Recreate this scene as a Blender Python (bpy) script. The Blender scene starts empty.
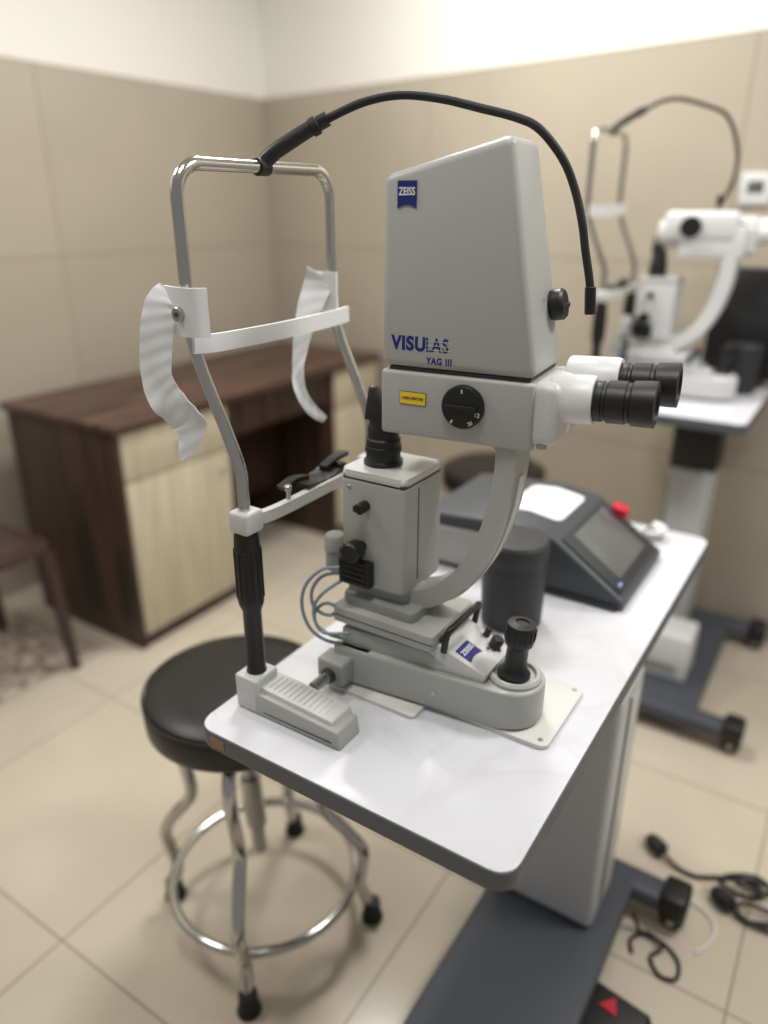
import bpy, bmesh, math
from mathutils import Vector, Matrix
sc=bpy.context.scene
col=sc.collection
V=Vector
# ---------------------------------------------------------------- materials
def lin(c): return tuple(((x/255)/12.92 if x/255<=.04045 else ((x/255+.055)/1.055)**2.4) for x in c)
def mat(name,c,rough=.5,metal=0,bump=0,bscale=200,var=0,vscale=3,spec=.5,bdist=.002):
    m=bpy.data.materials.new(name); m.use_nodes=True
    n=m.node_tree.nodes; l=m.node_tree.links; p=n['Principled BSDF']
    c=lin(c)
    p.inputs['Base Color'].default_value=(*c,1)
    p.inputs['Roughness'].default_value=rough; p.inputs['Metallic'].default_value=metal
    p.inputs['Specular IOR Level'].default_value=spec
    tc=n.new('ShaderNodeTexCoord')
    if var:
        no=n.new('ShaderNodeTexNoise'); no.inputs['Scale'].default_value=vscale; no.inputs['Detail'].default_value=6
        l.new(tc.outputs['Object'],no.inputs['Vector'])
        mx=n.new('ShaderNodeMix'); mx.data_type='RGBA'
        mx.inputs[6].default_value=(*[x*(1-var) for x in c],1); mx.inputs[7].default_value=(*[min(1,x*(1+var)) for x in c],1)
        l.new(no.outputs['Fac'],mx.inputs[0]); l.new(mx.outputs[2],p.inputs['Base Color'])
    if bump:
        nb=n.new('ShaderNodeTexNoise'); nb.inputs['Scale'].default_value=bscale
        l.new(tc.outputs['Object'],nb.inputs['Vector'])
        b=n.new('ShaderNodeBump'); b.inputs['Strength'].default_value=bump; b.inputs['Distance'].default_value=bdist
        l.new(nb.outputs['Fac'],b.inputs['Height']); l.new(b.outputs['Normal'],p.inputs['Normal'])
    return m
def marble_mat(name,c,vein,rough):
    m=mat(name,c,rough); n=m.node_tree.nodes; l=m.node_tree.links; p=n['Principled BSDF']
    tc=n.new('ShaderNodeTexCoord'); no=n.new('ShaderNodeTexNoise'); no.inputs['Scale'].default_value=4; no.inputs['Detail'].default_value=8; no.inputs['Distortion'].default_value=1.5
    l.new(tc.outputs['Object'],no.inputs['Vector'])
    r=n.new('ShaderNodeValToRGB'); e=r.color_ramp.elements
    e[0].position=.46; e[0].color=(*lin(c),1); e[1].position=.54; e[1].color=(*lin(c),1)
    k=e.new(.5); k.color=(*lin(vein),1)
    l.new(no.outputs['Fac'],r.inputs[0]); l.new(r.outputs[0],p.inputs['Base Color']); return m
def tile_mat(name,c,grout,axes,off,w,h,mortar,rough,paint=None,paint_z=0,var=.08,vs=1.2):
    m=bpy.data.materials.new(name); m.use_nodes=True
    n=m.node_tree.nodes; l=m.node_tree.links; p=n['Principled BSDF']
    g=n.new('ShaderNodeNewGeometry'); s=n.new('ShaderNodeSeparateXYZ'); l.new(g.outputs['Position'],s.inputs[0])
    cb=n.new('ShaderNodeCombineXYZ')
    for i,a in enumerate(axes):
        ad=n.new('ShaderNodeMath'); ad.operation='ADD'; ad.inputs[1].default_value=off[i]
        l.new(s.outputs[a],ad.inputs[0]); l.new(ad.outputs[0],cb.inputs[i])
    br=n.new('ShaderNodeTexBrick'); br.offset=0; br.inputs['Scale'].default_value=1
    br.inputs['Brick Width'].default_value=w; br.inputs['Row Height'].default_value=h
    br.inputs['Mortar Size'].default_value=mortar; br.inputs['Mortar Smooth'].default_value=.2
    C=lin(c); 
    br.inputs['Color1'].default_value=(*C,1); br.inputs['Color2'].default_value=(*[x*.96 for x in C],1); br.inputs['Mortar'].default_value=(*lin(grout),1)
    l.new(cb.outputs[0],br.inputs['Vector'])
    no=n.new('ShaderNodeTexNoise'); no.inputs['Scale'].default_value=vs; no.inputs['Detail'].default_value=5; no.inputs['Distortion'].default_value=1
    l.new(g.outputs['Position'],no.inputs['Vector'])
    mr=n.new('ShaderNodeMapRange'); mr.inputs['To Min'].default_value=1-var; mr.inputs['To Max'].default_value=1+var
    mr.inputs['From Min'].default_value=.3; mr.inputs['From Max'].default_value=.7
    l.new(no.outputs['Fac'],mr.inputs['Value'])
    mu=n.new('ShaderNodeVectorMath'); mu.operation='SCALE'
    l.new(br.outputs['Color'],mu.inputs[0]); l.new(mr.outputs[0],mu.inputs['Scale'])
    outc=mu.outputs[0]; p.inputs['Roughness'].default_value=rough
    if paint:
        gt=n.new('ShaderNodeMath'); gt.operation='GREATER_THAN'; gt.inputs[1].default_value=paint_z; l.new(s.outputs['Z'],gt.inputs[0])
        mx=n.new('ShaderNodeMix'); mx.data_type='RGBA'; l.new(gt.outputs[0],mx.inputs[0]); l.new(outc,mx.inputs[6]); mx.inputs[7].default_value=(*lin(paint),1)
        outc=mx.outputs[2]
        m2=n.new('ShaderNodeMath'); m2.operation='MULTIPLY_ADD'; m2.inputs[1].default_value=.6-rough; m2.inputs[2].default_value=rough
        l.new(gt.outputs[0],m2.inputs[0]); l.new(m2.outputs[0],p.inputs['Roughness'])
    l.new(outc,p.inputs['Base Color'])
    return m
def wood_mat(name,c1,c2,axis='Z',scale=6,rough=.45):
    m=bpy.data.materials.new(name); m.use_nodes=True
    n=m.node_tree.nodes; l=m.node_tree.links; p=n['Principled BSDF']; p.inputs['Roughness'].default_value=rough
    tc=n.new('ShaderNodeTexCoord'); mp=n.new('ShaderNodeMapping')
    mp.inputs['Scale'].default_value={'Z':(8,8,.4),'Y':(8,.4,8),'X':(.4,8,8)}[axis]
    l.new(tc.outputs['Object'],mp.inputs[0])
    no=n.new('ShaderNodeTexNoise'); no.inputs['Scale'].default_value=scale; no.inputs['Detail'].default_value=6; l.new(mp.outputs[0],no.inputs['Vector'])
    r=n.new('ShaderNodeValToRGB'); r.color_ramp.elements[0].position=.38; r.color_ramp.elements[1].position=.62
    r.color_ramp.elements[0].color=(*lin(c1),1); r.color_ramp.elements[1].color=(*lin(c2),1)
    l.new(no.outputs['Fac'],r.inputs[0]); l.new(r.outputs[0],p.inputs['Base Color'])
    return m
GRAY=mat('device_gray',(167,168,165),.40,bump=.05,bscale=900)
GRAYD=mat('device_gray_dark',(152,153,151),.42,bump=.05,bscale=900)
GRAYL=mat('device_gray_light',(202,203,201),.38)
GRAYW=mat('device_white_gray',(206,207,207),.4)
SEAM=mat('seam',(60,60,60),.6)
BLACK=mat('black_plastic',(20,20,22),.42,bump=.05)
BLACKR=mat('black_rubber',(15,15,17),.6,bump=.1)
VINYL=mat('black_vinyl',(22,20,22),.38,bump=.15,bscale=350)
CHROME=mat('chrome',(196,195,193),.14,1)
STEEL=mat('steel',(185,185,184),.3,1)
STRAP=mat('white_strap',(224,225,227),.8,bump=.25,bscale=900)
WHITEP=mat('white_plastic',(220,221,222),.35)
BLUE=mat('label_blue',(16,30,110),.5)
WHITE=mat('print_white',(232,232,232),.5)
YEL=mat('label_yellow',(232,200,40),.5)
RED=mat('knob_red',(190,28,50),.35)
SLATE=mat('slate_plastic',(60,64,69),.45,bump=.08,bscale=600)
SLATED=mat('slate_plastic_dark',(44,46,50),.5)
SCREEN=mat('screen_glass',(96,98,98),.15)
GLASS=mat('lens_glass',(30,32,45),.05)
EDGE=mat('table_edge',(84,88,94),.45)
BASEM=mat('table_base',(70,74,82),.45)
COLM=mat('column_paint',(190,192,196),.35)
CABLE=mat('cable_gray_blue',(132,144,154),.45)
CABLEK=mat('cable_black',(20,20,22),.5)
INK=mat('faded_ink',(95,98,112),.6)
TAN=mat('tan_sticker',(150,112,84),.6)
LAM=marble_mat('laminate_white',(211,212,218),(206,206,212),.18)
BROWN=wood_mat('walnut_laminate',(42,28,22),(96,69,55),'Y',5)
BROWNZ=wood_mat('walnut_laminate_vertical',(32,21,17),(74,52,42),'Z',5)
CREAMW=wood_mat('maple_laminate',(182,171,147),(206,196,172),'Z',7)
CHAIRM=mat('chair_brown',(62,44,43),.4)
# ---------------------------------------------------------------- builder
def catmull(pts,n=8,closed=False):
    pts=[V(p) for p in pts]; out=[]; N=len(pts)
    for i in range(N if closed else N-1):
        g=lambda k: pts[k%N] if closed else pts[max(0,min(N-1,k))]
        p0,p1,p2,p3=g(i-1),g(i),g(i+1),g(i+2)
        for j in range(n):
            t=j/n
            out.append(.5*((2*p1)+(p2-p0)*t+(2*p0-5*p1+4*p2-p3)*t*t+(3*p1-p0-3*p2+p3)*t**3))
    if not closed: out.append(pts[-1])
    return out
class B:
    def __init__(s): s.bm=bmesh.new(); s.mats=[]
    def add(s,t,m,M=None,smooth=True):
        if m not in s.mats: s.mats.append(m)
        k=s.mats.index(m)
        for f in t.faces: f.material_index=k; f.smooth=smooth
        bmesh.ops.recalc_face_normals(t,faces=t.faces)
        if M is not None: bmesh.ops.transform(t,matrix=M,verts=t.verts)
        me=bpy.data.meshes.new('tmp'); t.to_mesh(me); t.free(); s.bm.from_mesh(me); bpy.data.meshes.remove(me)
        return s
    def _bev(s,t,bev,seg,edges=None):
        if bev>0: bmesh.ops.bevel(t,geom=list(edges or t.edges),offset=bev,segments=seg,profile=.5,affect='EDGES',clamp_overlap=True)
    def box(s,x0,x1,y0,y1,z0,z1,m,bev=.002,seg=2,M=None):
        t=bmesh.new(); bmesh.ops.create_cube(t,size=1)
        for v in t.verts: v.co=V(((x0+x1)/2+v.co.x*(x1-x0),(y0+y1)/2+v.co.y*(y1-y0),(z0+z1)/2+v.co.z*(z1-z0)))
        s._bev(t,bev,seg); return s.add(t,m,M)
    def hexa(s,b,tp,m,bev=.002,seg=2,M=None):
        t=bmesh.new(); vs=[t.verts.new(p) for p in list(b)+list(tp)]
        for f in [(3,2,1,0),(4,5,6,7),(0,1,5,4),(1,2,6,5),(2,3,7,6),(3,0,4,7)]: t.faces.new([vs[i] for i in f])
        s._bev(t,bev,seg); return s.add(t,m,M)
    def prism(s,prof,axis,a0,a1,m,bev=0,seg=2,M=None):
        def P(p,a): return {'x':(a,p[0],p[1]),'y':(p[0],a,p[1]),'z':(p[0],p[1],a)}[axis]
        t=bmesh.new(); A=[t.verts.new(P(p,a0)) for p in prof]; C=[t.verts.new(P(p,a1)) for p in prof]
        N=len(prof); caps=[t.faces.new(A[::-1]),t.faces.new(C)]
        for i in range(N): t.faces.new((A[i],A[(i+1)%N],C[(i+1)%N],C[i]))
        if bev>0:
            es=set(); [es.update(f.edges) for f in caps]; s._bev(t,bev,seg,es)
        return s.add(t,m,M)
    def slabpoly(s,pts,N,h,m,M=None):
        N=V(N); t=bmesh.new(); A=[t.verts.new(V(p)+N*h) for p in pts]; C=[t.verts.new(V(p)-N*h) for p in pts]
        t.faces.new(A); t.faces.new(C[::-1]); n=len(pts)
        for i in range(n): t.faces.new((A[i],A[(i+1)%n],C[(i+1)%n],C[i]))
        return s.add(t,m,M,smooth=False)
    def lathe(s,prof,o,ax,m,seg=32,M=None):
        ax=V(ax).normalized(); q=V((0,0,1)).rotation_difference(ax); o=V(o)
        t=bmesh.new(); rings=[]
        for r,h in prof:
            if r<1e-6: rings.append([t.verts.new(o+q@V((0,0,h)))])
            else: rings.append([t.verts.new(o+q@V((r*math.cos(2*math.pi*i/seg),r*math.sin(2*math.pi*i/seg),h))) for i in range(seg)])
        for a,b in zip(rings,rings[1:]):
            for i in range(seg):
                j=(i+1)%seg
                if len(a)==1 and len(b)==1: continue
                if len(a)==1: t.faces.new((a[0],b[j],b[i]))
                elif len(b)==1: t.faces.new((a[i],a[j],b[0]))
                else: t.faces.new((a[i],a[j],b[j],b[i]))
        if len(rings[0])>1: t.faces.new(rings[0][::-1])
        if len(rings[-1])>1: t.faces.new(rings[-1])
        return s.add(t,m,M)
    def cyl(s,p0,p1,r,m,r1=None,bev=.001,seg=32,M=None):
        p0=V(p0);p1=V(p1);h=(p1-p0).length; r1=r if r1 is None else r1; b=min(bev,h/3,r/2,r1/2)
        return s.lathe([(r-b,0),(r,b),(r1,h-b),(r1-b,h)],p0,p1-p0,m,seg,M)
    def tube(s,pts,r,m,n=8,seg=12,closed=False,smooth=True,M=None):
        P=catmull(pts,n,closed) if smooth else [V(p) for p in pts]
        N=len(P); t=bmesh.new(); rings=[]
        T=[((P[(i+1)%N]-P[i-1]) if closed else (P[min(N-1,i+1)]-P[max(0,i-1)])).normalized() for i in range(N)]
        u=T[0].orthogonal().normalized()
        for i in range(N):
            if i: u=(T[i-1].rotation_difference(T[i])@u); u=(u-T[i]*u.dot(T[i])).normalized()
            w=T[i].cross(u); rr=r(i/(N-1)) if callable(r) else r
            rings.append([t.verts.new(P[i]+rr*(math.cos(2*math.pi*k/seg)*u+math.sin(2*math.pi*k/seg)*w)) for k in range(seg)])
        for i in range(N if closed else N-1):
            a,b=rings[i],rings[(i+1)%N]
            off=0
            if closed and i==N-1:
                off=min(range(seg),key=lambda o:(a[0].co-b[o].co).length)
            for k in range(seg): t.faces.new((a[k],a[(k+1)%seg],b[(k+1+off)%seg],b[(k+off)%seg]))
        if not closed: t.faces.new(rings[0][::-1]); t.faces.new(rings[-1])
        return s.add(t,m,M)
    def ribbon(s,pts,wd,w,th,m,n=8,M=None,wd1=None,wds=None,cup=0):
        """flat band swept along pts; wds = width directions; cup = crease amplitude"""
        P=catmull(pts,n); N=len(P); t=bmesh.new(); rings=[]
        WD=catmull(wds,n) if wds else None
        K=6 if cup else 1
        for i in range(N):
            T=(P[min(N-1,i+1)]-P[max(0,i-1)]).normalized()
            W=WD[i] if WD else (V(wd).lerp(V(wd1),i/(N-1)) if wd1 else V(wd))
            W=(W-T*W.dot(T)).normalized(); Nn=T.cross(W).normalized()
            ww=(w(i/(N-1)) if callable(w) else w)/2; h=th/2
            us=[-1+2*k/K for k in range(K+1)]
            bow=lambda u: cup*math.sin(u*3.2+i*.5)*math.sin(i*.7+1)*min(1,i/6)
            rings.append([t.verts.new(P[i]+u*ww*W+(bow(u)-h)*Nn) for u in us]+[t.verts.new(P[i]+u*ww*W+(bow(u)+h)*Nn) for u in us[::-1]])
        R=len(rings[0])
        for a,b in zip(rings,rings[1:]):
            for k in range(R): t.faces.new((a[k],a[(k+1)%R],b[(k+1)%R],b[k]))
        t.faces.new(rings[0][::-1]); t.faces.new(rings[-1])
        return s.add(t,m,M)
    def text(s,body,size,o,right,up,m,bold=0,align='CENTER',M=None,sx=1,ext=.0002):
        cu=bpy.data.curves.new('t','FONT'); cu.body=body; cu.size=size; cu.offset=bold; cu.extrude=ext; cu.align_x=align; cu.align_y='CENTER'
        ob=bpy.data.objects.new('t',cu); col.objects.link(ob); bpy.context.view_layer.update()
        me=bpy.data.meshes.new_from_object(ob.evaluated_get(bpy.context.evaluated_depsgraph_get()))
        bpy.data.objects.remove(ob); t=bmesh.new(); t.from_mesh(me); bpy.data.meshes.remove(me)
        R=V(right).normalized(); U=V(up).normalized(); Nn=R.cross(U)
        X=Matrix(((R.x*sx,U.x,Nn.x,o[0]),(R.y*sx,U.y,Nn.y,o[1]),(R.z*sx,U.z,Nn.z,o[2]),(0,0,0,1)))
        if M is not None: X=M@X
        return s.add(t,m,X,smooth=False)
def finish(name,b,base=V((0,0,0))):
    bmesh.ops.translate(b.bm,vec=-V(base),verts=b.bm.verts)
    me=bpy.data.meshes.new(name); b.bm.to_mesh(me); b.bm.free()
    for m in b.mats: me.materials.append(m)
    me.set_sharp_from_angle(angle=math.radians(38))
    o=bpy.data.objects.new(name,me); col.objects.link(o); return o
class Thing:
    def __init__(s,name,label,cat,base,off=(0,0,0),group=None):
        s.base=V(base); e=bpy.data.objects.new(name,None); col.objects.link(e); e.empty_display_size=.05
        e.location=s.base+V(off); e['label']=label; e['category']=cat; s.e=e
        if group: e['group']=group
    def part(s,name,b,parent=None,label=None):
        o=finish(name,b,s.base); o.parent=parent or s.e
        if label: o['label']=label
        return o
def single(name,b,label,cat,base):
    o=finish(name,b,V(base)); o.location=base; o['label']=label; o['category']=cat; return o
def rrect(x0,x1,y0,y1,r,n=6):
    out=[]
    for cx,cy,a0 in ((x1-r,y0+r,-90),(x1-r,y1-r,0),(x0+r,y1-r,90),(x0+r,y0+r,180)):
        for i in range(n+1):
            a=math.radians(a0+90*i/n); out.append((cx+r*math.cos(a),cy+r*math.sin(a)))
    return out
# ---------------------------------------------------------------- room
def structure(name,b):
    o=finish(name,b); o['kind']='structure'; return o
sl=.165
FLOORM=tile_mat('floor_tiles',(199,188,170),(156,143,126),('X','Y'),(1.164+6,-.548+6),.6,.6,.003,.16,var=.05,vs=2.5)
WL=tile_mat('wall_tiles_side',(180,170,153),(153,142,126),('Y','Z'),(6.57,.03),1.2,.64,.0035,.22,paint=(238,236,227),paint_z=1.892,var=.05)
WB=tile_mat('wall_tiles_back',(180,170,153),(153,142,126),('X','Z'),(6.45,.03),1.2,.64,.0035,.22,paint=(238,236,227),paint_z=1.892,var=.05)
structure('floor',B().box(-2.75,1.8,-1.5,3.4,-.05,0,FLOORM,bev=0))
structure('wall_left',B().box(-2.75,-2.65,-1.5,3.14,0,2.7,WL,bev=0))
structure('wall_back',B().hexa([(-2.65,3.03,0),(1.8,3.03-4.45*sl,0),(1.8,3.13-4.45*sl,0),(-2.65,3.13,0)],[(-2.65,3.03,2.7),(1.8,3.03-4.45*sl,2.7),(1.8,3.13-4.45*sl,2.7),(-2.65,3.13,2.7)],WB,bev=0))
structure('ceiling',B().box(-2.75,1.8,-1.5,3.4,2.7,2.75,mat('ceiling_paint',(240,239,234),.7),bev=0))
# ---------------------------------------------------------------- instrument table
def table(off,zt,length,label,drop_col=0,cx=(-.44,-.225),split=0):
    T=Thing('instrument_table',label,'table',(-.42,1.05,0),(off[0],off[1],0),'motorised instrument tables')
    y0=.545;y1=y0+length; x0,x1=-.660,-.196
    b=B(); b.prism(rrect(x0,x1,y0,y1,.027),'z',zt-.028,zt-.0015,EDGE,bev=.003)
    b.prism(rrect(x0+.0015,x1-.0015,y0+.0015,y1-.0015,.026),'z',zt-.003,zt,LAM,bev=.001)
    T.part('tabletop',b,label='white laminate top with grey edge band')
    cy=1.1-drop_col; ztop=zt-.14-split
    b=B(); b.box(cx[0],cx[1],cy,cy+.15,.09,ztop,COLM,bev=.012,seg=3)
    b.box(cx[0]-.007,cx[0]-.002,cy+.03,cy+.12,.12,ztop-.05,SEAM,bev=0)
    b.box(cx[1]+.0005,cx[1]+.001,cy+.05,cy+.053,.12,ztop-.02,SEAM,bev=0)
    b.box(cx[1]+.001,cx[1]+.004,cy+.055,cy+.1,.12,ztop-.02,GRAYL,bev=.001)
    T.part('column',b,label='light grey lifting column')
    b=B(); b.box(cx[0]-(.01 if split else -.015),cx[1]+(.01 if split else -.015),cy+.012,cy+.138,ztop-.005,zt-.05,BLACK,bev=.006)
    b.box(-.54,-.28,.75,y1-.12,zt-.052,zt-.028,BASEM,bev=.003)
    T.part('support_frame',b,label='dark steel frame under the top')
    b=B(); b.box(-.447,-.182,.52,cy+.2,.045,.083,BASEM,bev=.008,seg=3)
    feet=[(.50,-.66,-.045),(cy+.19,-.68,-.07)]
    for yy,xa,xb in feet:
        b.hexa([(xa,yy-.035,.045),(xb,yy-.035,.045),(xb,yy+.035,.045),(xa,yy+.035,.045)],
               [(xa+.02,yy-.03,.09),(xb-.02,yy-.03,.08),(xb-.02,yy+.03,.08),(xa+.02,yy+.03,.09)],BASEM,bev=.008,seg=3)
    T.part('base',b,label='slate grey steel base with cross feet')
    for yy,xa,xb in feet:
        for xx in (xa+.03,xb-.03):
            b=B(); b.box(xx-.028,xx+.028,yy-.038,yy+.038,.035,.098,BLACK,bev=.012,seg=3)
            b.cyl((xx,yy-.022,.026),(xx,yy-.006,.026),.026,BLACKR,bev=.005); b.cyl((xx,yy+.006,.026),(xx,yy+.022,.026),.026,BLACKR,bev=.005)
            b.cyl((xx,yy-.03,.026),(xx,yy+.03,.026),.008,STEEL)
            T.part('caster',b,label='black swivel caster')
    return T
T1=table((0,0),.78,1.02,'white instrument table with grey edge carrying the laser slit lamp')
PL=mat('plate_cream',(210,210,207),.35)
b=B(); b.prism(rrect(-.565,-.24,.750,.902,.012),'z',.7802,.787,PL,bev=.0015)
b.prism(rrect(-.565,-.415,.712,.90,.008),'z',.7801,.7860,PL,bev=.0015)
for x,y in ((-.252,.762),(-.252,.890)): b.cyl((x,y,.7868),(x,y,.788),.0035,STEEL)
T1.part('glide_plate',b,label='thin off-white glide plate')
T1.part('sticker',B().box(-.632,-.607,.5442,.5452,.757,.772,TAN,bev=0),label='small worn tan sticker on the table edge')
ZT2=.92; OFF2=(-.02,1.45,.14)
T2=table(OFF2,ZT2,.58,'raised instrument table with white top standing near the tiled wall',drop_col=.18,cx=(-.43,-.31),split=.12)
# ---------------------------------------------------------------- chin rest
def chin_rest(off,label,straps=True,fx=1.0):
    C=Thing('headrest_frame',label,'headrest',(-.62,.77,.78),off,'patient headrest frames')
    for y0,y1,yp in ((.607,.660,.63),(.905,.957,.918)):
        b=B(); b.box(-.640,-.600,yp-.024,yp+.022,.7805,.834,GRAYL,bev=.004,seg=3)
        b.hexa([(-.620,y0-.001,.7805),(-.462,y0,.7805),(-.462,y1-.006,.7805),(-.620,y1-.006,.7805)],[(-.620,y0-.001,.816),(-.466,y0,.807),(-.466,y1-.006,.807),(-.620,y1-.006,.816)],GRAY,bev=.003,seg=3)
        b.hexa([(-.618,y0+.006,.800),(-.478,y0+.006,.800),(-.478,y1,.800),(-.618,y1,.800)],[(-.618,y0+.008,.822),(-.480,y0+.008,.814),(-.480,y1-.002,.814),(-.618,y1-.002,.822)],GRAYL,bev=.002)
        for k in range(12):
            x=-.592+.0085*k; z=.8215-.0085*(k*.0085+.026)/.138
            b.box(x,x+.003,y0+.014,y1-.008,z-.002,z+.0008,GRAY,bev=0)
        b.box(-.590,-.475,y0-.0012,y0+.001,.788,.7891,SEAM,bev=0)
        C.part('rail_housing',b,label='low stepped grey rail bracket with ribbed strip')
    xb,xt=-.62,-.686; ya,yb=.63,.915
    for y in (ya,yb):
        b=B(); b.lathe([(.014,0),(.0145,.004),(.013,.01),(.0125,.10),(.0165,.11),(.0175,.115),(.0175,.19),(.0165,.20),(.0165,.205),(.015,.217)],(xb,y,.829),(0,0,1),BLACK)
        for k in range(12):
            a=2*math.pi*k/12; b.cyl((xb+.0172*math.cos(a),y+.0172*math.sin(a),.95),(xb+.0172*math.cos(a),y+.0172*math.sin(a),1.02),.0018,BLACKR,seg=8)
        C.part('post_sleeve',b,label='black ribbed height adjustment sleeve')
    b=B()
    prof=[(xb,ya,1.04),(xb,ya,1.10),(xb-.002,ya,1.13),(xb-.02,ya,1.175),(xb-.05,ya,1.24),(xt+.003,ya,1.28),(xt,ya,1.32),(xt,ya,1.38),(xt,ya,1.42)]
    for k in range(0,7):
        a=math.radians(90*k/6); prof.append((xt,ya+.036*(1-math.cos(a)),1.438+.036*math.sin(a)))
    other=[(p[0],ya+yb-p[1],p[2]) for p in prof[::-1]]
    ym=[ya+.036+d_ for d_ in (.012,.035,.08,.1065,.133,.178,.201)]
    b.tube(prof+[(xt,y,1.474) for y in ym]+other,.0078,CHROME,n=5,seg=16)
    C.part('tube_frame',b,label='bent chrome tube frame')
    b=B(); b.box(xb-.015,xb+.017,ya-.016,ya+.018,1.044,1.074,GRAYL,bev=.005,seg=3)
    b.box(xb-.015,xb+.017,yb-.018,yb+.016,1.044,1.070,GRAYL,bev=.005,seg=3)
    b.ribbon([(xb+.005,ya+.01,1.058),(xb+.013,.68,1.059),(xb+.018,.77,1.063),(xb+.013,.87,1.061),(xb+.005,yb-.01,1.058)],(0,0,1),.016,.011,GRAYL)
    b.cyl((xb+.014,.70,1.06),(xb+.014,.70,1.082),.003,STEEL); b.cyl((xb+.014,.70,1.08),(xb+.014,.70,1.088),.005,STEEL)
    C.part('chin_bar',b,label='slim light grey cross bar')
    b=B()
    b.ribbon([(xb+.002,.735,1.075),(xb,.760,1.072),(xb,.785,1.071),(xb-.002,.810,1.073),(xb-.004,.832,1.078)],(1,0,0),.036,.005,BLACK,cup=.0015)
    b.ribbon([(xb-.012,.715,1.073),(xb-.010,.74,1.079),(xb-.008,.765,1.076)],(1,.3,0),.014,.006,BLACK)
    b.ribbon([(xb-.008,.805,1.078),(xb-.006,.83,1.086),(xb-.006,.855,1.088)],(1,-.3,0),.016,.006,BLACK)
    b.cyl((xb+.01,.825,1.07),(xb+.01,.825,1.084),.006,BLACK)
    b.cyl((xb,.775,1.05),(xb,.775,1.072),.01,BLACK)
    C.part('chin_cup',b,label='flat black chin cup with paper clips')
    b=B(); bw=.022 if straps else .030
    b.ribbon([(-.674,.622,1.277),(-.668,.66,1.275),(-.660,.77,1.276),(-.662,.88,1.278),(-.668,.928,1.279)],(0,0,1),bw,.005,STRAP)
    C.part('forehead_band',b,label='white padded forehead band')
    if straps:
        b=B(); b.ribbon([(-.718,ya-.004,1.314),(-.69,ya-.0125,1.314),(-.665,ya-.012,1.314),(-.652,ya+.000,1.314)],(0,0,1),.056,.004,STRAP)
        C.part('strap_clip',b,label='white cloth clamp folded around the post')
        C.part('screw',B().cyl((-.684,ya-.014,1.312),(-.684,ya-.021,1.312),.0085,STEEL).cyl((-.684,ya-.021,1.312),(-.684,ya-.0225,1.312),.003,SEAM),label='steel clamp stud')
        b=B(); b.ribbon([(-.704,.624,1.334),(-.710,.614,1.322),(-.714,.606,1.298),(-.717,.601,1.268),(-.717,.598,1.238),(-.711,.602,1.212),(-.699,.613,1.190),(-.692,.619,1.168),(-.700,.608,1.130)],None,
            lambda t:.044-.008*min(1,t*2) if t<.5 else (.036+.04*(t-.5) if t<.84 else .0496-.28*(t-.84)),.0018,STRAP,cup=.0016,
            wds=[(.9,.4,0),(.85,.5,.10),(.8,.6,.1),(.78,.62,.0),(.72,.62,-.25),(.6,.6,-.55),(.75,.45,-.5),(.9,.4,-.1),(.8,.6,.35)])
        C.part('strap',b,label='loose twisted white cloth head strap')
        b=B(); b.ribbon([(-.706,yb-.012,1.312),(-.688,yb-.014,1.312),(-.668,yb-.012,1.312)],(0,0,1),.056,.004,STRAP)
        C.part('strap_clip',b,label='white cloth clamp')
        b=B(); b.ribbon([(-.690,yb-.016,1.336),(-.696,.893,1.320),(-.700,.876,1.290),(-.704,.862,1.25),(-.706,.852,1.205),(-.702,.851,1.172),(-.697,.868,1.142),(-.69,.892,1.120)],None,
            lambda t:.052-.034*min(1,t*1.8) if t<.9 else .018-.06*(t-.9),.0018,STRAP,cup=.0014,
            wds=[(.8,.5,.3),(.85,.5,.15),(.8,.6,.1),(.78,.62,0),(.95,.2,0),(.5,.8,.3),(.4,.5,.8),(.5,.5,.6)])
        C.part('strap',b,label='loose white cloth head strap')
    g=lambda x:-.614+(x+.614)*fx
    b=B(); b.tube([(-.686,.777,1.479),(-.67,.787,1.493),(-.635,.81,1.517),(-.614,.82,1.528)],lambda t:.0098-.002*abs(t-.4),BLACK,seg=16)
    b.cyl((-.688,.773,1.474),(-.672,.786,1.490),.0085,BLACK)
    b.cyl((-.686,.765,1.474),(-.686,.785,1.474),.0105,BLACK)
    o_=V((-.634,.811,1.5175)); b.cyl(o_,o_+V((.008,.0045,.0045)),.0112,BLACKR)
    pth=[(-.625,.815,1.523),(-.614,.82,1.528),(-.575,.84,1.545),(-.5355,.86,1.552),(-.49,.876,1.547),(-.443,.89,1.5355),(-.40,.902,1.524),(-.374,.91,1.511),(-.348,.922,1.48),(-.3326,.93,1.4465),(-.32,.93,1.41),(-.313,.93,1.380),(-.303,.93,1.34),(-.299,.93,1.3075)]
    if fx<1: pth=pth[:-3]+[(-.320,.93,1.36),(-.335,.93,1.32),(-.355,.93,1.285)]
    b.tube([(g(x),y,z) for x,y,z in pth],.0052,BLACKR,seg=10)
    x,y,z=pth[-1]; b.cyl((g(x)-.003,y,z+.03),(g(x),y,z-.003),.0068,BLACK)
    C.part('fixation_lamp',b,label='black flexible gooseneck fixation lamp')
    return C
chin_rest((0,0,0),'chrome patient headrest with white straps and black gooseneck lamp')
chin_rest(OFF2,'chrome patient headrest with white band on the raised table',straps=False,fx=.78)
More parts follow.
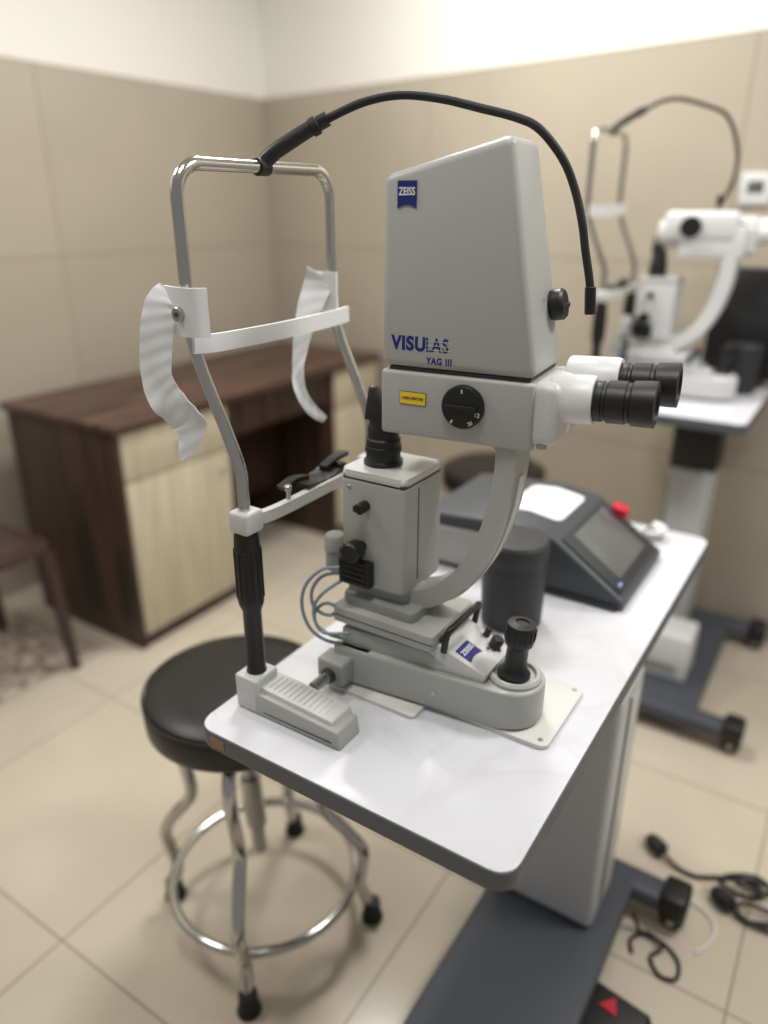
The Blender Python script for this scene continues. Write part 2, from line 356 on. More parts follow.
# ---------------------------------------------------------------- slit lamp
def emblem(b,o,R,U,w,h,M=None):
    R=V(R).normalized();U=V(U).normalized();N=R.cross(U);o=V(o)
    pts=[(-w/2,h/2),(-w/2,-h/2)]
    for k in range(1,8):
        t=k/8; pts.append((-w/2+w*t,-h/2+.13*h*math.sin(math.pi*t)))
    pts+=[(w/2,-h/2),(w/2,h/2)]
    b.slabpoly([o+R*x+U*y for x,y in pts],N,.0004,BLUE,M)
    b.text('ZEISS',h*.40,o+N*.0006+U*h*.10,R,U,WHITE,bold=h*.006,M=M,sx=w/h*.92)
def slit_lamp(off,laser,label):
    G1,G2=(GRAY,GRAYD) if laser else (GRAYW,GRAYL)
    S=Thing('slit_lamp',label,'eye examination instrument',(-.42,.795,.787),off,'slit lamp instruments')
    cyb=.795
    def tear(hw,rn,x0,cx):
        pts=[(x0,cyb-hw),]
        for k in range(13):
            a=math.radians(-82+164*k/12); pts.append((cx+rn*math.cos(a),cyb+rn*math.sin(a)))
        pts.append((x0,cyb+hw)); return pts
    b=B(); b.prism(tear(.072,.046,-.555,-.312),'z',.789,.846,G1,bev=.005,seg=3)
    b.hexa([(-.55,.735,.84),(-.345,.757,.84),(-.345,.833,.84),(-.55,.857,.84)],[(-.55,.737,.872),(-.42,.745,.872),(-.42,.845,.872),(-.55,.855,.872)],G1,bev=.002)
    b.lathe([(.036,0),(.036,.006),(.033,.009),(.029,.009),(.027,.004),(0,.003)],(-.307,.795,.844),(0,0,1),G1,seg=48)
    b.box(-.56,-.50,.728,.862,.80,.846,G1,bev=.003)
    b.box(-.570,-.524,.700,.735,.797,.834,G2,bev=.005,seg=3)
    b.box(-.570,-.524,.857,.885,.797,.834,G2,bev=.005,seg=3)
    b.cyl((-.40,.7405,.815),(-.40,.7385,.815),.004,STEEL)
    S.part('joystick_base',b,label='sliding base with rounded nose')
    b=B(); b.cyl((-.547,.662,.812),(-.547,.903,.812),.0085,CHROME)
    b.cyl((-.547,.692,.812),(-.547,.701,.812),.0115,SLATED,bev=.002)
    S.part('axle',b,label='chrome cross axle')
    b=B(); b.hexa([(-.418,.748,.845),(-.335,.755,.845),(-.335,.834,.845),(-.418,.840,.845)],[(-.414,.748,.890),(-.331,.755,.858),(-.331,.834,.858),(-.414,.840,.890)],GRAYL,bev=.003)
    U_=V((-.083,0,.032)).normalized(); N_=V((.032,0,.083)).normalized()
    emblem(b,V((-.368,.777,.8723))+N_*.0007,(0,1,0),U_,.033,.026)
    for k in range(3): b.cyl(V((-.352+.006*k,.803+.006*k,.868-.003*k)),V((-.352+.006*k,.803+.006*k,.868-.003*k))+N_*.003,.0022,SEAM,seg=12)
    S.part('control_panel',b,label='light sloped panel with blue emblem')
    b=B(); hp=[(-.392,.750,.878),(-.388,.750,.904),(-.386,.754,.911),(-.385,.765,.912),(-.385,.795,.912),(-.385,.825,.912),(-.386,.838,.911),(-.388,.842,.904),(-.392,.842,.878)]
    b.tube(hp,.0045,BLACK,n=4)
    b.box(-.412,-.398,.755,.835,.886,.893,SLATED,bev=.002)
    S.part('handle',b,label='black angular bail handle')
    S.part('knob',B().cyl((-.350,.818,.862),(-.343,.818,.880),.009,BLACK,bev=.002),label='black control knob')
    S.part('knob',B().cyl((-.368,.828,.868),(-.362,.828,.884),.005,BLACK,bev=.002),label='small black control knob')
    b=B(); b.lathe([(.022,0),(.022,.006),(.0165,.012),(.0150,.02),(.0142,.045),(.0155,.048),(.0185,.051),(.0195,.056),(.0195,.076),(.0185,.081),(.009,.083),(.008,.081),(0,.081)],(-.308,.793,.848),(.07,.02,1),BLACK)
    for k in range(16):
        a=2*math.pi*k/16; b.cyl((-.3038+.0193*math.cos(a),.7943+.0193*math.sin(a),.906),(-.3025+.0193*math.cos(a),.7946+.0193*math.sin(a),.923),.0014,BLACKR,seg=6)
    S.part('joystick',b,label='black ribbed joystick')
    b=B(); b.prism(rrect(-.565,-.402,.735,.855,.005),'z',.880,.903,G1,bev=.0012)
    b.box(-.566,-.401,.7345,.7355,.890,.8912,SEAM,bev=0)
    b.prism(rrect(-.545,-.425,.745,.845,.006),'z',.868,.882,G2,bev=.001)
    b.prism(rrect(-.56,-.44,.75,.845,.012),'z',.902,.918,G2,bev=.0015)
    b.cyl((-.512,.805,.915),(-.512,.805,.94),.037,G2,bev=.001)
    S.part('carriage',b,label='stacked carriage plates')
    aw=1 if laser else 1.35
    b=B(); cl=[(-.515,.8,.920),(-.475,.803,.921),(-.440,.805,.930),(-.408,.808,.952),(-.381,.811,.985),(-.360,.813,1.028),(-.347,.814,1.078),(-.341,.815,1.125),(-.340,.815,1.168)]
    b.ribbon(cl,(0,1,0),lambda t:(.052-.010*t)*aw,.027*aw,G1,n=8)
    b.ribbon([(p[0]+.0145*aw*(1 if i>3 else .75),p[1],p[2]-(.0120 if i<2 else (.0095 if i<4 else .003))*aw) for i,p in enumerate(cl[2:8])],(0,1,0),.014,.003,GRAYL)  # lighter strip along the arm's outer face, an edge highlight put into the colour
    b.prism([(-.555,.762),(-.47,.772),(-.45,.80),(-.47,.83),(-.555,.845)],'z',.917,.94,G1,bev=.002)
    S.part('microscope_arm',b,label='curved microscope arm')
    x0,x1,y0,y1=-.563,-.460,.757,.860
    b=B(); b.prism(rrect(x0,x1,y0,y1,.008),'z',.938,1.091,G1,bev=.003)
    b.prism(rrect(x0+.001,x1-.001,y0+.001,y1-.001,.008),'z',1.0925,1.104,GRAYL,bev=.006,seg=3)
    b.prism(rrect(x0+.001,x1-.001,y0+.001,y1-.001,.008),'z',1.090,1.094,SEAM)
    b.box(x1-.0005,x1+.0008,y0+.035,y0+.0365,.95,1.085,SEAM,bev=0)
    for z in (.95,1.08): b.cyl((-.547,y0+.0005,z),(-.547,y0-.001,z),.003,STEEL)
    S.part('illumination_housing',b,label='box housing of the illumination unit')
    b=B(); b.lathe([(.027,0),(.027,.006),(.0235,.008),(.0235,.018),(.025,.019),(.025,.026),(.0235,.027),(.0235,.036),(.021,.038),(.0215,.052),(.0195,.055),(.0195,.066)],(-.525,.807,1.103),(0,0,1),BLACK)
    b.hexa([(-.546,.79,1.165),(-.507,.79,1.165),(-.507,.825,1.165),(-.546,.825,1.165)],[(-.545,.800,1.209),(-.538,.800,1.209),(-.538,.815,1.209),(-.545,.815,1.209)],BLACK,bev=.003)
    S.part('lens_tower',b,label='black stepped lens tower with pointed cap')
    S.part('filter_knob',B().cyl((-.521,y0+.001,1.058),(-.521,.740,1.058),.0078,BLACK).box(-.53,-.521,.739,.746,1.053,1.062,BLACK,bev=.001),label='small black filter knob')
    b=B(); b.lathe([(.007,0),(.007,.010),(.0135,.012),(.0145,.016),(.0145,.030),(.012,.033)],(-.527,y0,.998),(0,-1,0),BLACK)
    S.part('filter_knob',b,label='ribbed black filter knob')
    S.part('filter_knob',B().cyl((-.545,y0+.001,.992),(-.548,.738,.99),.007,BLACK),label='small black lever')
    b=B(); b.box(-.558,-.507,.742,.7565,.940,.978,BLACK,bev=.002)
    for k in range(4): b.box(-.555,-.51,.7405,.7425,.945+.008*k,.948+.008*k,BLACKR,bev=0)
    S.part('scale_block',b,label='black scale block')
    b=B(); b.lathe([(.014,0),(.0145,.002),(.0145,.03),(.016,.031),(.016,.05),(.013,.054),(0,.054)],(-.587,.775,.94),(0,0,1),G2)
    b.box(-.59,-.563,.765,.79,.935,.95,G2,bev=.002)
    S.part('rotation_knob',b,label='small cylinder knob')
    for pts in ([(-.552,.752,.958),(-.58,.735,.956),(-.602,.722,.93),(-.607,.718,.895),(-.595,.72,.862),(-.572,.725,.848),(-.545,.73,.848)],
                [(-.555,.752,.95),(-.582,.738,.944),(-.597,.73,.92),(-.593,.728,.895),(-.573,.733,.885),(-.555,.74,.892)],
                [(-.55,.752,.945),(-.573,.728,.925),(-.588,.722,.90),(-.582,.718,.875),(-.56,.722,.862),(-.54,.732,.858)],
                [(-.545,.745,.892),(-.573,.732,.905),(-.590,.724,.885),(-.57,.718,.865),(-.53,.728,.872)]):
        S.part('cable',B().tube(pts,.0026,CABLE,seg=10),label='grey blue looped cable')
    H=Matrix.Translation((-.5,.77,0))@Matrix.Rotation(math.radians(6),4,'Z')@Matrix.Translation((.5,-.77,0))
    xe=-.505 if laser else -.47
    GM=GRAY if laser else WHITEP
    b=B(); b.box(xe,-.308,.770,.89,1.160,1.2415,GM,bev=.005,seg=3,M=H)
    b.box(xe+.01,-.315,.776,.885,1.2405,1.2455,SEAM,bev=0,M=H)
    b.cyl((-.342,.815,1.15),(-.342,.815,1.163),.026,G2,M=H)
    b.box(-.318,-.279,.775,.90,1.167,1.242,GRAYL,bev=.012,seg=4,M=H)
    b.cyl((-.298,.784,1.163),(-.298,.784,1.176),.006,GRAYD,M=H)
    S.part('microscope_body',b,label='microscope housing')
    if laser: S.part('magnification_dial',B().lathe([(.024,0),(.0265,.002),(.0265,.008),(.025,.010),(.006,.0105),(0,.0105)],(-.392,.7705,1.207),(0,-1,0),BLACK,M=H)
        .box(-.412,-.372,.7555,.7605,1.2035,1.2105,BLACKR,bev=.002,M=H)
        .text('12',.0075,(-.372,.7596,1.2000),(1,0,0),(0,0,1),WHITE,M=H).text('20',.0065,(-.380,.7596,1.1890),(1,0,.5),(-.5,0,1),WHITE,M=H)
        .text('8',.0065,(-.404,.7596,1.1890),(1,0,-.5),(.5,0,1),WHITE,M=H).text('5',.0065,(-.392,.7596,1.2265),(1,0,0),(0,0,1),WHITE,M=H),label='round black magnification dial with white numerals')
    for yy,ex in ((.808,.009),(.880,.023)):
        b=B(); z=1.220 if yy<.85 else 1.229
        b.lathe([(.027,0),(.0285,.003),(.0285,.035+ex),(.027,.04+ex)],(-.295,yy,z),(1,0,.04),WHITEP,M=H)
        S.part('ocular_tube',b,label='white ocular tube')
        x_=-.256+ex
        b=B(); b.lathe([(.023,0),(.0235,.002),(.0235,.01),(.0222,.011),(.0222,.014),(.0245,.016),(.0245,.036),(.0228,.037),(.0228,.041),(.0255,.043),(.0262,.06),(.0262,.068),(.021,.069),(.0195,.064),(0,.064)],(x_,yy,z+.0015),(1,0,.04),BLACK,M=H)
        b.cyl((x_+.063,yy,z+.004),(x_+.065,yy,z+.004),.018,GLASS,M=H)
        S.part('eyepiece',b,label='black rubber eyepiece')
    if laser:
        b=B()
        b.hexa([(-.505,.770,1.246),(-.308,.770,1.246),(-.308,.890,1.246),(-.505,.890,1.246)],[(-.504,.776,1.462),(-.352,.776,1.499),(-.350,.862,1.499),(-.500,.862,1.462)],GRAY,bev=.010,seg=4,M=H)
        S.part('laser_housing',b,label='tall tapered grey laser housing')
        dn=V((0,.006/.235,1)).normalized()
        def fy(z): return .770+(z-1.246)*.006/.235-.0002
        # bold wide capitals, thickness from the outline offset
        b=B()
        for ch,x,w_ in (('V',-.4835,.88),('I',-.4738,1.0),('S',-.4652,.98),('U',-.4518,.90)): b.text(ch,.0225,(x,fy(1.275),1.275),(1,0,0),dn,BLUE,bold=.0010,M=H,sx=w_,ext=.0001)
        S.part('printed_name',b,label='bold dark blue printed instrument name')
        b=B()
        for ch,x in (('L',-.4405),('A',-.4305),('S',-.4190)): b.text(ch,.0225,(x,fy(1.275),1.275),(1,0,0),dn,BLUE,bold=.0005,M=H,sx=.80,ext=.0001)
        for k in range(3):
            z=1.2700+.0050*k; b.box(-.4440,-.4125,fy(z)-.0003,fy(z)+.0001,z-.0003,z+.0003,GRAYL,bev=0,M=H)
        S.part('printed_name',b,label='thin striped blue printed letters')
        b=B()
        for ch,x in (('Y',-.4400),('A',-.4335),('G',-.4262),('I',-.4172),('I',-.4141),('I',-.4110)): b.text(ch,.0112,(x,fy(1.2565),1.2565),(1,0,0),dn,BLUE,bold=.0004,M=H,sx=.85,ext=.0001)
        S.part('printed_name',b,label='bold dark blue printed model line')
        b=B(); emblem(b,(-.473,fy(1.441)-.0003,1.441),(1,0,0),dn,.024,.029,M=H)
        S.part('emblem',b,label='blue emblem with white lettering')
        b=B(); b.box(-.478,-.442,.7692,.7702,1.2010,1.2170,SEAM,bev=0,M=H); b.box(-.4773,-.4427,.7688,.7693,1.2017,1.2163,YEL,bev=0,M=H)
        b.text('LASER APERTURE',.0046,(-.460,.7686,1.209),(1,0,0),(0,0,1),SEAM,M=H,sx=.82,bold=.00005)
        S.part('warning_label',b,label='yellow laser warning label')
        b=B(); b.lathe([(.0165,0),(.0175,.002),(.0175,.007),(.0185,.008),(.0185,.018),(.016,.021),(0,.021)],(-.324,.860,1.318),(1,0,.18),BLACK,M=H)
        b.box(-.3035,-.301,.844,.876,1.316,1.322,BLACKR,bev=.001,M=H)
        S.part('power_knob',b,label='black rotary knob')
        b=B().text('OFF',.006,(-.3175,.832,1.331),(0,1,0),(-.17,0,1),SEAM,M=H)
        S.part('printed_mark',b)
    else:
        b=B(); b.box(-.515,-.33,.765,.890,1.200,1.275,WHITEP,bev=.014,seg=3,M=H); b.cyl((-.47,.83,1.215),(-.532,.83,1.215),.037,WHITEP,M=H)
        b.box(-.36,-.28,.78,.885,1.18,1.262,WHITEP,bev=.014,seg=3,M=H)
        S.part('top_cover',b,label='white rounded cover')
        S.part('side_dial',B().cyl((-.445,.766,1.236),(-.445,.749,1.236),.027,BLACK,M=H),label='round black side dial')
    return S
slit_lamp((0,0,0),True,'grey ophthalmic laser slit lamp with tall housing on the white table')
slit_lamp(OFF2,False,'white slit lamp without laser housing on the raised table')
# ---------------------------------------------------------------- laser console
K=Thing('laser_console','slate grey laser control console with touchscreen on the table','control console',(-.46,1.28,.78))
b=B()
prof=[(-.262,.782),(-.262,.798),(-.392,.887),(-.47,.899),(-.655,.885),(-.662,.83),(-.662,.782)]
b.prism(prof,'y',1.155,1.415,SLATE,bev=.008,seg=3)
b.prism([(-.45,.79),(-.46,.87),(-.655,.86),(-.655,.79)],'y',1.148,1.156,GRAYD,bev=.002)
b.prism([(-.272,.781),(-.272,.79),(-.65,.79),(-.65,.781)],'y',1.15,1.42,SLATED)
K.part('body',b,label='wedge shaped slate grey body')
d=V((-.13,0,.089)).normalized(); n=V((.089,0,.13)).normalized()
def onp(s,y,h): return V((-.262,y,.798))+d*s+n*h
q=lambda s0,s1,y0,y1,h0,h1:([onp(s0,y0,h0),onp(s0,y1,h0),onp(s1,y1,h0),onp(s1,y0,h0)],[onp(s0,y0,h1),onp(s0,y1,h1),onp(s1,y1,h1),onp(s1,y0,h1)])
b=B(); b.hexa(*q(.012,.150,1.170,1.392,-.001,.004),SLATED,bev=.003)
K.part('bezel',b,label='dark bezel')
b=B(); b.hexa(*q(.030,.140,1.205,1.368,.003,.0048),SCREEN,bev=.0005); K.part('touchscreen',b,label='grey unlit touchscreen')
b=B(); emblem(b,onp(.022,1.188,.0048),(0,1,0),d,.018,.014); K.part('badge',b,label='tiny blue emblem')
b=B(); b.lathe([(.018,0),(.018,.006),(.014,.008),(.014,.009),(.018,.011),(.0185,.015),(.017,.019),(.010,.021),(0,.0215)],(-.352,1.402,.857),(.3,0,1),RED); K.part('emergency_stop',b,label='red mushroom emergency stop')
def ztop(x): return .887+(-.392-x)*.012/.078 if x>-.47 else .899-(-.47-x)*.014/.185
b=B()
def half(xa,xb):
    t=bmesh.new(); ys=(1.228,1.372)
    top=[t.verts.new((x,y,ztop(x)+.0012)) for x,y in ((xa,ys[0]),(xb,ys[0]),(xb,ys[1]),(xa,ys[1]))]
    bot=[t.verts.new((x,y,ztop(x)-.002)) for x,y in ((xa,ys[0]),(xb,ys[0]),(xb,ys[1]),(xa,ys[1]))]
    t.faces.new(top); t.faces.new(bot[::-1])
    for i in range(4): t.faces.new((top[i],top[(i+1)%4],bot[(i+1)%4],bot[i]))
    ed=[e for e in t.edges if (e.verts[0].co-e.verts[1].co).length<.006 and (abs(e.verts[0].co.x+.47)>.001)]
    if ed: bmesh.ops.bevel(t,geom=ed,offset=.014,segments=4,profile=.5,affect='EDGES')
    b.add(t,WHITE,smooth=False)
half(-.47,-.41); half(-.52,-.47)
for x in (-.432,-.456,-.482,-.504):
    b.tube([(x+.004*math.sin(k*2.1+x*90),1.250+.0052*k,ztop(x)+.0018) for k in range(18 if x>-.5 else 9)],.0006,INK,n=3,seg=5)
K.part('paper_label',b,label='white rounded paper label with handwriting')
def canister(o,label,r=.056,h=.155):
    G=Thing('canister',label,'container',o)
    b=B(); b.lathe([(r-.006,0),(r-.003,.003),(r-.002,.02),(r,.1),(r,h-.035)],o,(0,0,1),SLATED,seg=48); G.part('body',b)
    b=B(); b.lathe([(r+.0004,h-.0355),(r+.001,h-.034),(r+.001,h-.005),(r-.003,h),(r-.012,h+.001),(0,h+.0015)],o,(0,0,1),SLATED,seg=48); G.part('lid',b)
canister((-.414,1.032,.7802),'dark grey round lidded canister beside the laser console',.053,.153)
canister((-.30,2.38,ZT2+.0002),'dark grey round canister on the raised table',.05,.14)
b=B(); b.tube([(-.30+.02*math.cos(k*.8),1.50+.02*math.sin(k*.8),.787+.002*k) for k in range(10)],.006,WHITEP,n=4,seg=8)
b.ribbon([(-.32,1.485,.79),(-.30,1.50,.812),(-.275,1.505,.80)],(.3,1,0),.03,.001,WHITEP)
single('coiled_tube',b,'small white coiled tube lying behind the console','tube',(-.30,1.50,.78))
Mo=Thing('monitor','large black laser control screen on the raised table','screen',(-.32,2.52,ZT2))
b=B(); b.hexa([(-.43,2.47,.945),(-.15,2.44,.945),(-.15,2.48,.945),(-.43,2.51,.945)],[(-.43,2.51,1.26),(-.15,2.48,1.26),(-.15,2.51,1.26),(-.43,2.54,1.26)],BLACK,bev=.006); Mo.part('screen_housing',b)
b=B(); b.box(-.40,-.25,2.45,2.56,ZT2+.0005,ZT2+.02,BLACK,bev=.004); b.box(-.36,-.29,2.475,2.505,ZT2+.015,.98,BLACK,bev=.003); Mo.part('stand',b)
# ---------------------------------------------------------------- stools
def stool(o,label,zs=.57,sc_=1.0,a0=-60,fo=(.02,.007)):
    S=Thing('stool',label,'stool',(o[0],o[1],0),(0,0,0),'round clinic stools')
    cx,cy=o; R=.175*sc_
    b=B(); b.lathe([(R-.02,0),(R-.008,.002),(R,.012),(R+.001,.03),(R+.002,.055),(R-.004,.073),(R-.02,.083),(R-.06,.088),(0,.090)],(cx,cy,zs-.090),(0,0,1),VINYL,seg=64)
    b.tube([(cx+(R+.001)*math.cos(2*math.pi*k/48),cy+(R+.001)*math.sin(2*math.pi*k/48),zs-.022) for k in range(48)],.002,VINYL,n=1,seg=6,closed=True)
    S.part('seat',b,label='padded black vinyl seat')
    b=B(); b.cyl((cx+fo[0]*.6,cy+fo[1]*.6,.17),(cx,cy,zs-.09),.015,STEEL); b.cyl((cx,cy,zs-.11),(cx,cy,zs-.0895),.09,BLACK,bev=.004); b.cyl((cx+fo[0]*.5,cy+fo[1]*.5,.24),(cx+fo[0]*.3,cy+fo[1]*.3,.36),.021,STEEL)
    S.part('center_post',b,label='threaded steel post')
    for k in range(4):
        a=math.radians(a0+88*k); c,s=math.cos(a),math.sin(a)
        path=[(.02,zs-.122),(.10,zs-.118),(.135,zs-.14),(.145,zs-.19),(.136,.33),(.144,.285),(.185,.235),(.214,.185),(.208,.13),(.203,.09),(.222,.03)]
        b=B(); b.tube([(cx+fo[0]*(1-z/zs)+r*c,cy+fo[1]*(1-z/zs)+r*s,z) for r,z in path],.0136,CHROME,n=6,seg=16)
        S.part('leg',b,label='bent chrome leg')
        b=B(); b.lathe([(.023,0),(.024,.004),(.022,.012),(.019,.02),(.018,.048),(.016,.05)],(cx+fo[0]+.222*c,cy+fo[1]+.222*s,0),(0,0,1),BLACKR); S.part('foot',b,label='black rubber foot')
    b=B(); b.tube([(cx+fo[0]*.8+.193*math.cos(2*math.pi*k/32),cy+fo[1]*.8+.193*math.sin(2*math.pi*k/32),.115) for k in range(32)],.010,CHROME,n=2,seg=12,closed=True)
    S.part('foot_ring',b,label='chrome foot ring')
stool((-.884,.842),'round black vinyl stool with chrome legs beside the white table',zs=.60,fo=(.040,.004))
stool((-1.075,2.40),'round black stool standing by the tiled wall',.545,1.08,-40)
# ---------------------------------------------------------------- desk
D=Thing('desk','dark walnut desk with maple drawer and door fronts against the wall','desk',(-2.17,2.13,0))
Y0,Y1=1.385,2.86; XB,XF=-2.46,-1.89
D.part('desktop',B().box(XB-.01,XF+.02,Y0-.015,Y1,.778,.803,BROWN,bev=.002),label='dark walnut top')
b=B()
for ya_,yb_ in ((Y0,Y0+.018),(1.86,1.878),(2.50,2.518),(Y1-.02,Y1-.002)): b.box(XB,XF,ya_,yb_,0,.7775,BROWNZ,bev=.001)
b.box(XB,XB+.018,Y0+.02,Y1-.025,.05,.775,BROWNZ,bev=0); b.box(XF-.03,XF-.012,Y0+.018,1.86,0,.05,BROWNZ,bev=0); b.box(XF-.03,XF-.012,2.518,2.84,0,.05,BROWNZ,bev=0)
b.box(XB+.2,XB+.215,1.878,2.5,.2,.775,BROWNZ,bev=0); b.box(XF-.03,XF-.012,1.878,2.50,.64,.775,BROWNZ,bev=.001)
D.part('carcass',b,label='walnut side and back panels')
for a,c in ((1.40,1.862),(2.515,2.845)):
    dr=D.part('drawer',B().box(XF-.012,XF+.006,a,c,.612,.772,CREAMW,bev=.002),label='maple drawer front')
    D.part('knob',B().cyl((XF+.006,(a+c)/2,.69),(XF+.02,(a+c)/2,.69),.009,STEEL),parent=dr)
    do=D.part('door',B().box(XF-.012,XF+.006,a,c,.055,.606,CREAMW,bev=.002),label='maple door')
    D.part('handle',B().cyl((XF+.006,c-.05,.54),(XF+.02,c-.05,.54),.008,STEEL),parent=do)
# ---------------------------------------------------------------- chair
C=Thing('chair','dark brown plastic chair with slatted seat beside the desk','chair',(-2.21,.98,0))
b=B(); b.prism(rrect(-2.42,-2.0,.78,1.195,.04),'z',.435,.46,CHAIRM,bev=.006); b.prism(rrect(-2.38,-2.04,.82,1.155,.03),'z',.458,.463,CHAIRM,bev=.002)
C.part('seat',b)
for x,y,dx,dy in ((-2.02,1.17,.02,.02),(-2.40,1.17,-.02,.02),(-2.02,.80,.02,-.02),(-2.40,.80,-.02,-.02)):
    C.part('leg',B().hexa([(x+dx-.013,y+dy-.013,0),(x+dx+.013,y+dy-.013,0),(x+dx+.013,y+dy+.013,0),(x+dx-.013,y+dy+.013,0)],[(x-.019,y-.019,.435),(x+.019,y-.019,.435),(x+.019,y+.019,.435),(x-.019,y+.019,.435)],CHAIRM,bev=.003))
b=B()
for x in (-2.40,-2.02): b.tube([(x,.80,.44),(x,.785,.6),(x,.75,.85)],.014,CHAIRM)
for k in range(5): b.box(-2.40,-2.02,.755-.006*k,.768-.006*k,.58+.06*k,.61+.06*k,CHAIRM,bev=.004)
C.part('backrest',b)
TM=bpy.data.materials.new('speckled_mat'); TM.use_nodes=True
nn=TM.node_tree.nodes; ll=TM.node_tree.links
vo=nn.new('ShaderNodeTexVoronoi'); vo.inputs['Scale'].default_value=48
rp=nn.new('ShaderNodeValToRGB'); rp.color_ramp.interpolation='CONSTANT'
rp.color_ramp.elements[0].color=(*lin((138,122,108)),1); rp.color_ramp.elements[1].position=.35; rp.color_ramp.elements[1].color=(*lin((190,180,164)),1)
e=rp.color_ramp.elements.new(.7); e.color=(*lin((160,146,130)),1)
tc=nn.new('ShaderNodeTexCoord'); ll.new(tc.outputs['Object'],vo.inputs['Vector']); ll.new(vo.outputs['Color'],rp.inputs[0]); ll.new(rp.outputs[0],nn['Principled BSDF'].inputs['Base Color'])
single('floor_mat',B().box(-2.60,-2.03,.70,1.30,.0005,.006,TM,bev=.001),'speckled grey and beige floor mat under the chair','mat',(-2.3,1.0,0))
ang=-math.atan(sl)
xw=-.385; yw=3.03-sl*(2.65+xw)
Mw=Matrix.Translation((xw,yw,1.475))@Matrix.Rotation(ang,4,'Z')
TH=Thing('thermostat','small square white thermostat on the tiled wall','thermostat',(xw,yw,1.475))
TH.part('housing',B().box(-.046,.046,-.010,-.0005,-.046,.046,WHITEP,bev=.004,seg=3,M=Mw)); TH.part('display',B().box(-.024,.024,-.011,-.0095,-.012,.022,SCREEN,bev=.0005,M=Mw),label='grey display')
# ---------------------------------------------------------------- floor items
P=Thing('foot_pedal','black foot pedal with red triangle label on the floor','pedal',(-.15,1.02,0))
Mp=Matrix.Translation((-.15,.99,0))@Matrix.Rotation(math.radians(-8),4,'Z')
b=B(); b.hexa([(-.07,-.09,0),(.075,-.09,0),(.075,.06,0),(-.07,.06,0)],[(-.06,-.08,.03),(.065,-.08,.03),(.065,.05,.045),(-.06,.05,.045)],BLACK,bev=.008,seg=3,M=Mp); P.part('housing',b)
b=B(); t=bmesh.new(); vs=[t.verts.new(p) for p in ((-.02,.008,.0435),(.016,.006,.0433),(.0,.038,.0462),(-.02,.008,.0425),(.016,.006,.0423),(.0,.038,.0452))]
for f in ((0,1,2),(5,4,3),(0,3,4,1),(1,4,5,2),(2,5,3,0)): t.faces.new([vs[i] for i in f])
b.add(t,RED,Mp,smooth=False); P.part('warning_triangle',b,label='red triangular sticker')
def cable(name,label,pts,r,m,plug=None):
    b=B(); b.tube(pts,r,m,n=8,seg=10); Tt=Thing(name,label,'cable',pts[0]); Tt.part('cord',b)
    if plug:
        o,d_=V(plug[0]),V(plug[1]).normalized(); b=B(); b.lathe([(.009,0),(.016,.006),(.019,.02),(.019,.045),(.011,.052)],o,d_,CABLEK)
        for k in (-.008,.008):
            w=d_.cross(V((0,0,1))).normalized()*k; b.cyl(o+w,o+w-d_*.018,.0025,STEEL,seg=10)
        Tt.part('plug',b,label='black mains plug')
cable('power_cable','black power cable with plug coiled on the tiled floor',[(-.15,1.445,.02),(-.12,1.438,.008),(-.08,1.437,.007),(-.04,1.46,.007),(.01,1.485,.007),(.05,1.475,.007),(.04,1.445,.009),(-.01,1.437,.012),(-.03,1.455,.014),(0,1.485,.015),(.04,1.50,.016),(.07,1.48,.018),(.05,1.45,.02),(.0,1.455,.022),(.05,1.48,.024),(.2,1.49,.012),(.4,1.51,.007)],.0048,CABLEK,((-.20,1.478,.022),(1,-.6,0)))
cable('power_cable','thick black power cable with plug lying in loops on the floor',[(.45,1.41,.006),(.2,1.415,.006),(.10,1.415,.015),(.04,1.41,.02),(.01,1.395,.015),(.03,1.375,.007),(.08,1.38,.02),(.11,1.40,.02),(.09,1.375,.012),(.04,1.37,.013),(.01,1.38,.020)],.0052,CABLEK,((-.04,1.405,.021),(1,-.5,0)))
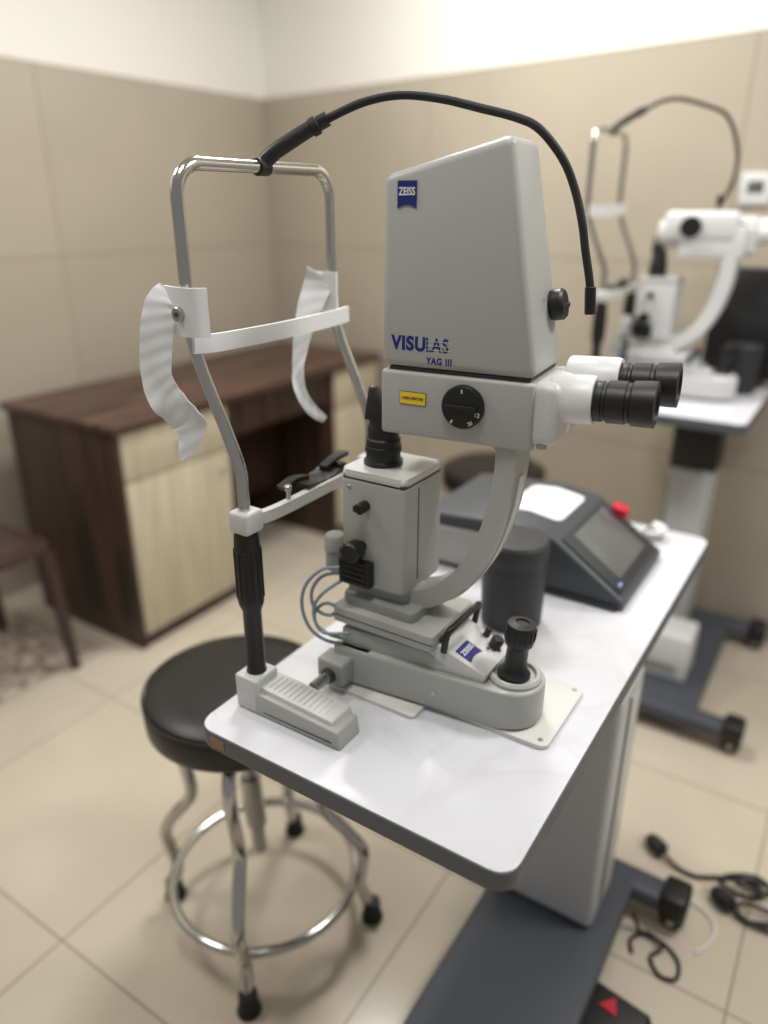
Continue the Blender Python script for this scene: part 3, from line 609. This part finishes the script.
cable('thin_cable','thin black cable looping on the floor beside the table foot',[(-.168,1.225,.05),(-.15,1.23,.006),(-.10,1.225,.006),(-.065,1.20,.006),(-.06,1.16,.006),(-.09,1.15,.006),(-.115,1.18,.006),(-.10,1.21,.012),(-.135,1.225,.014),(-.160,1.20,.006),(-.150,1.17,.006)],.0038,CABLEK)
cable('thin_cable','thin white cable looping on the tiled floor by the table foot',[(-.16,1.36,.004),(-.12,1.365,.004),(-.06,1.36,.004),(-.02,1.33,.004),(-.02,1.28,.004),(-.04,1.24,.004)],.003,WHITEP)
X=Thing('power_supply_box','white power supply box on the base of the raised table','power supply',(-.36,2.14,.083))
X.part('housing',B().box(-.44,-.26,2.07,2.20,.0845,.235,WHITEP,bev=.008,seg=3)); X.part('vent_panel',B().box(-.42,-.29,2.067,2.0705,.11,.14,GRAYD,bev=0),label='grey vent panel')
# ---------------------------------------------------------------- lights
def area(loc,sx,sy,e,colr,rot=(0,0,0)):
    L=bpy.data.lights.new('area','AREA'); L.shape='RECTANGLE'; L.size=sx; L.size_y=sy; L.energy=e; L.color=colr
    o=bpy.data.objects.new('ceiling_light',L); col.objects.link(o); o.location=loc; o.rotation_euler=rot
W_=(1,.987,.96)
area((-1.2,1.9,2.68),.45,.45,33,W_)
area((-.3,.3,2.68),.45,.45,12,W_)
area((-1.9,0.3,2.68),.45,.45,18,W_)
area((.7,1.5,2.68),.45,.45,34,W_)
w=bpy.data.worlds.new('world'); sc.world=w; w.use_nodes=True
w.node_tree.nodes['Background'].inputs[0].default_value=(1,.985,.965,1); w.node_tree.nodes['Background'].inputs[1].default_value=.26
# ---------------------------------------------------------------- camera
cam=bpy.data.cameras.new('camera'); co=bpy.data.objects.new('camera',cam); col.objects.link(co)
cam.sensor_fit='VERTICAL'; cam.sensor_height=36; cam.sensor_width=27; cam.lens=26.02
co.location=(0,0,1.43); co.rotation_euler=(math.radians(90-22.53),0,math.radians(33))
cam.clip_start=.02
cam.dof.use_dof=True; cam.dof.focus_distance=.90; cam.dof.aperture_fstop=1.35
sc.camera=co
sc.view_settings.view_transform='Standard'
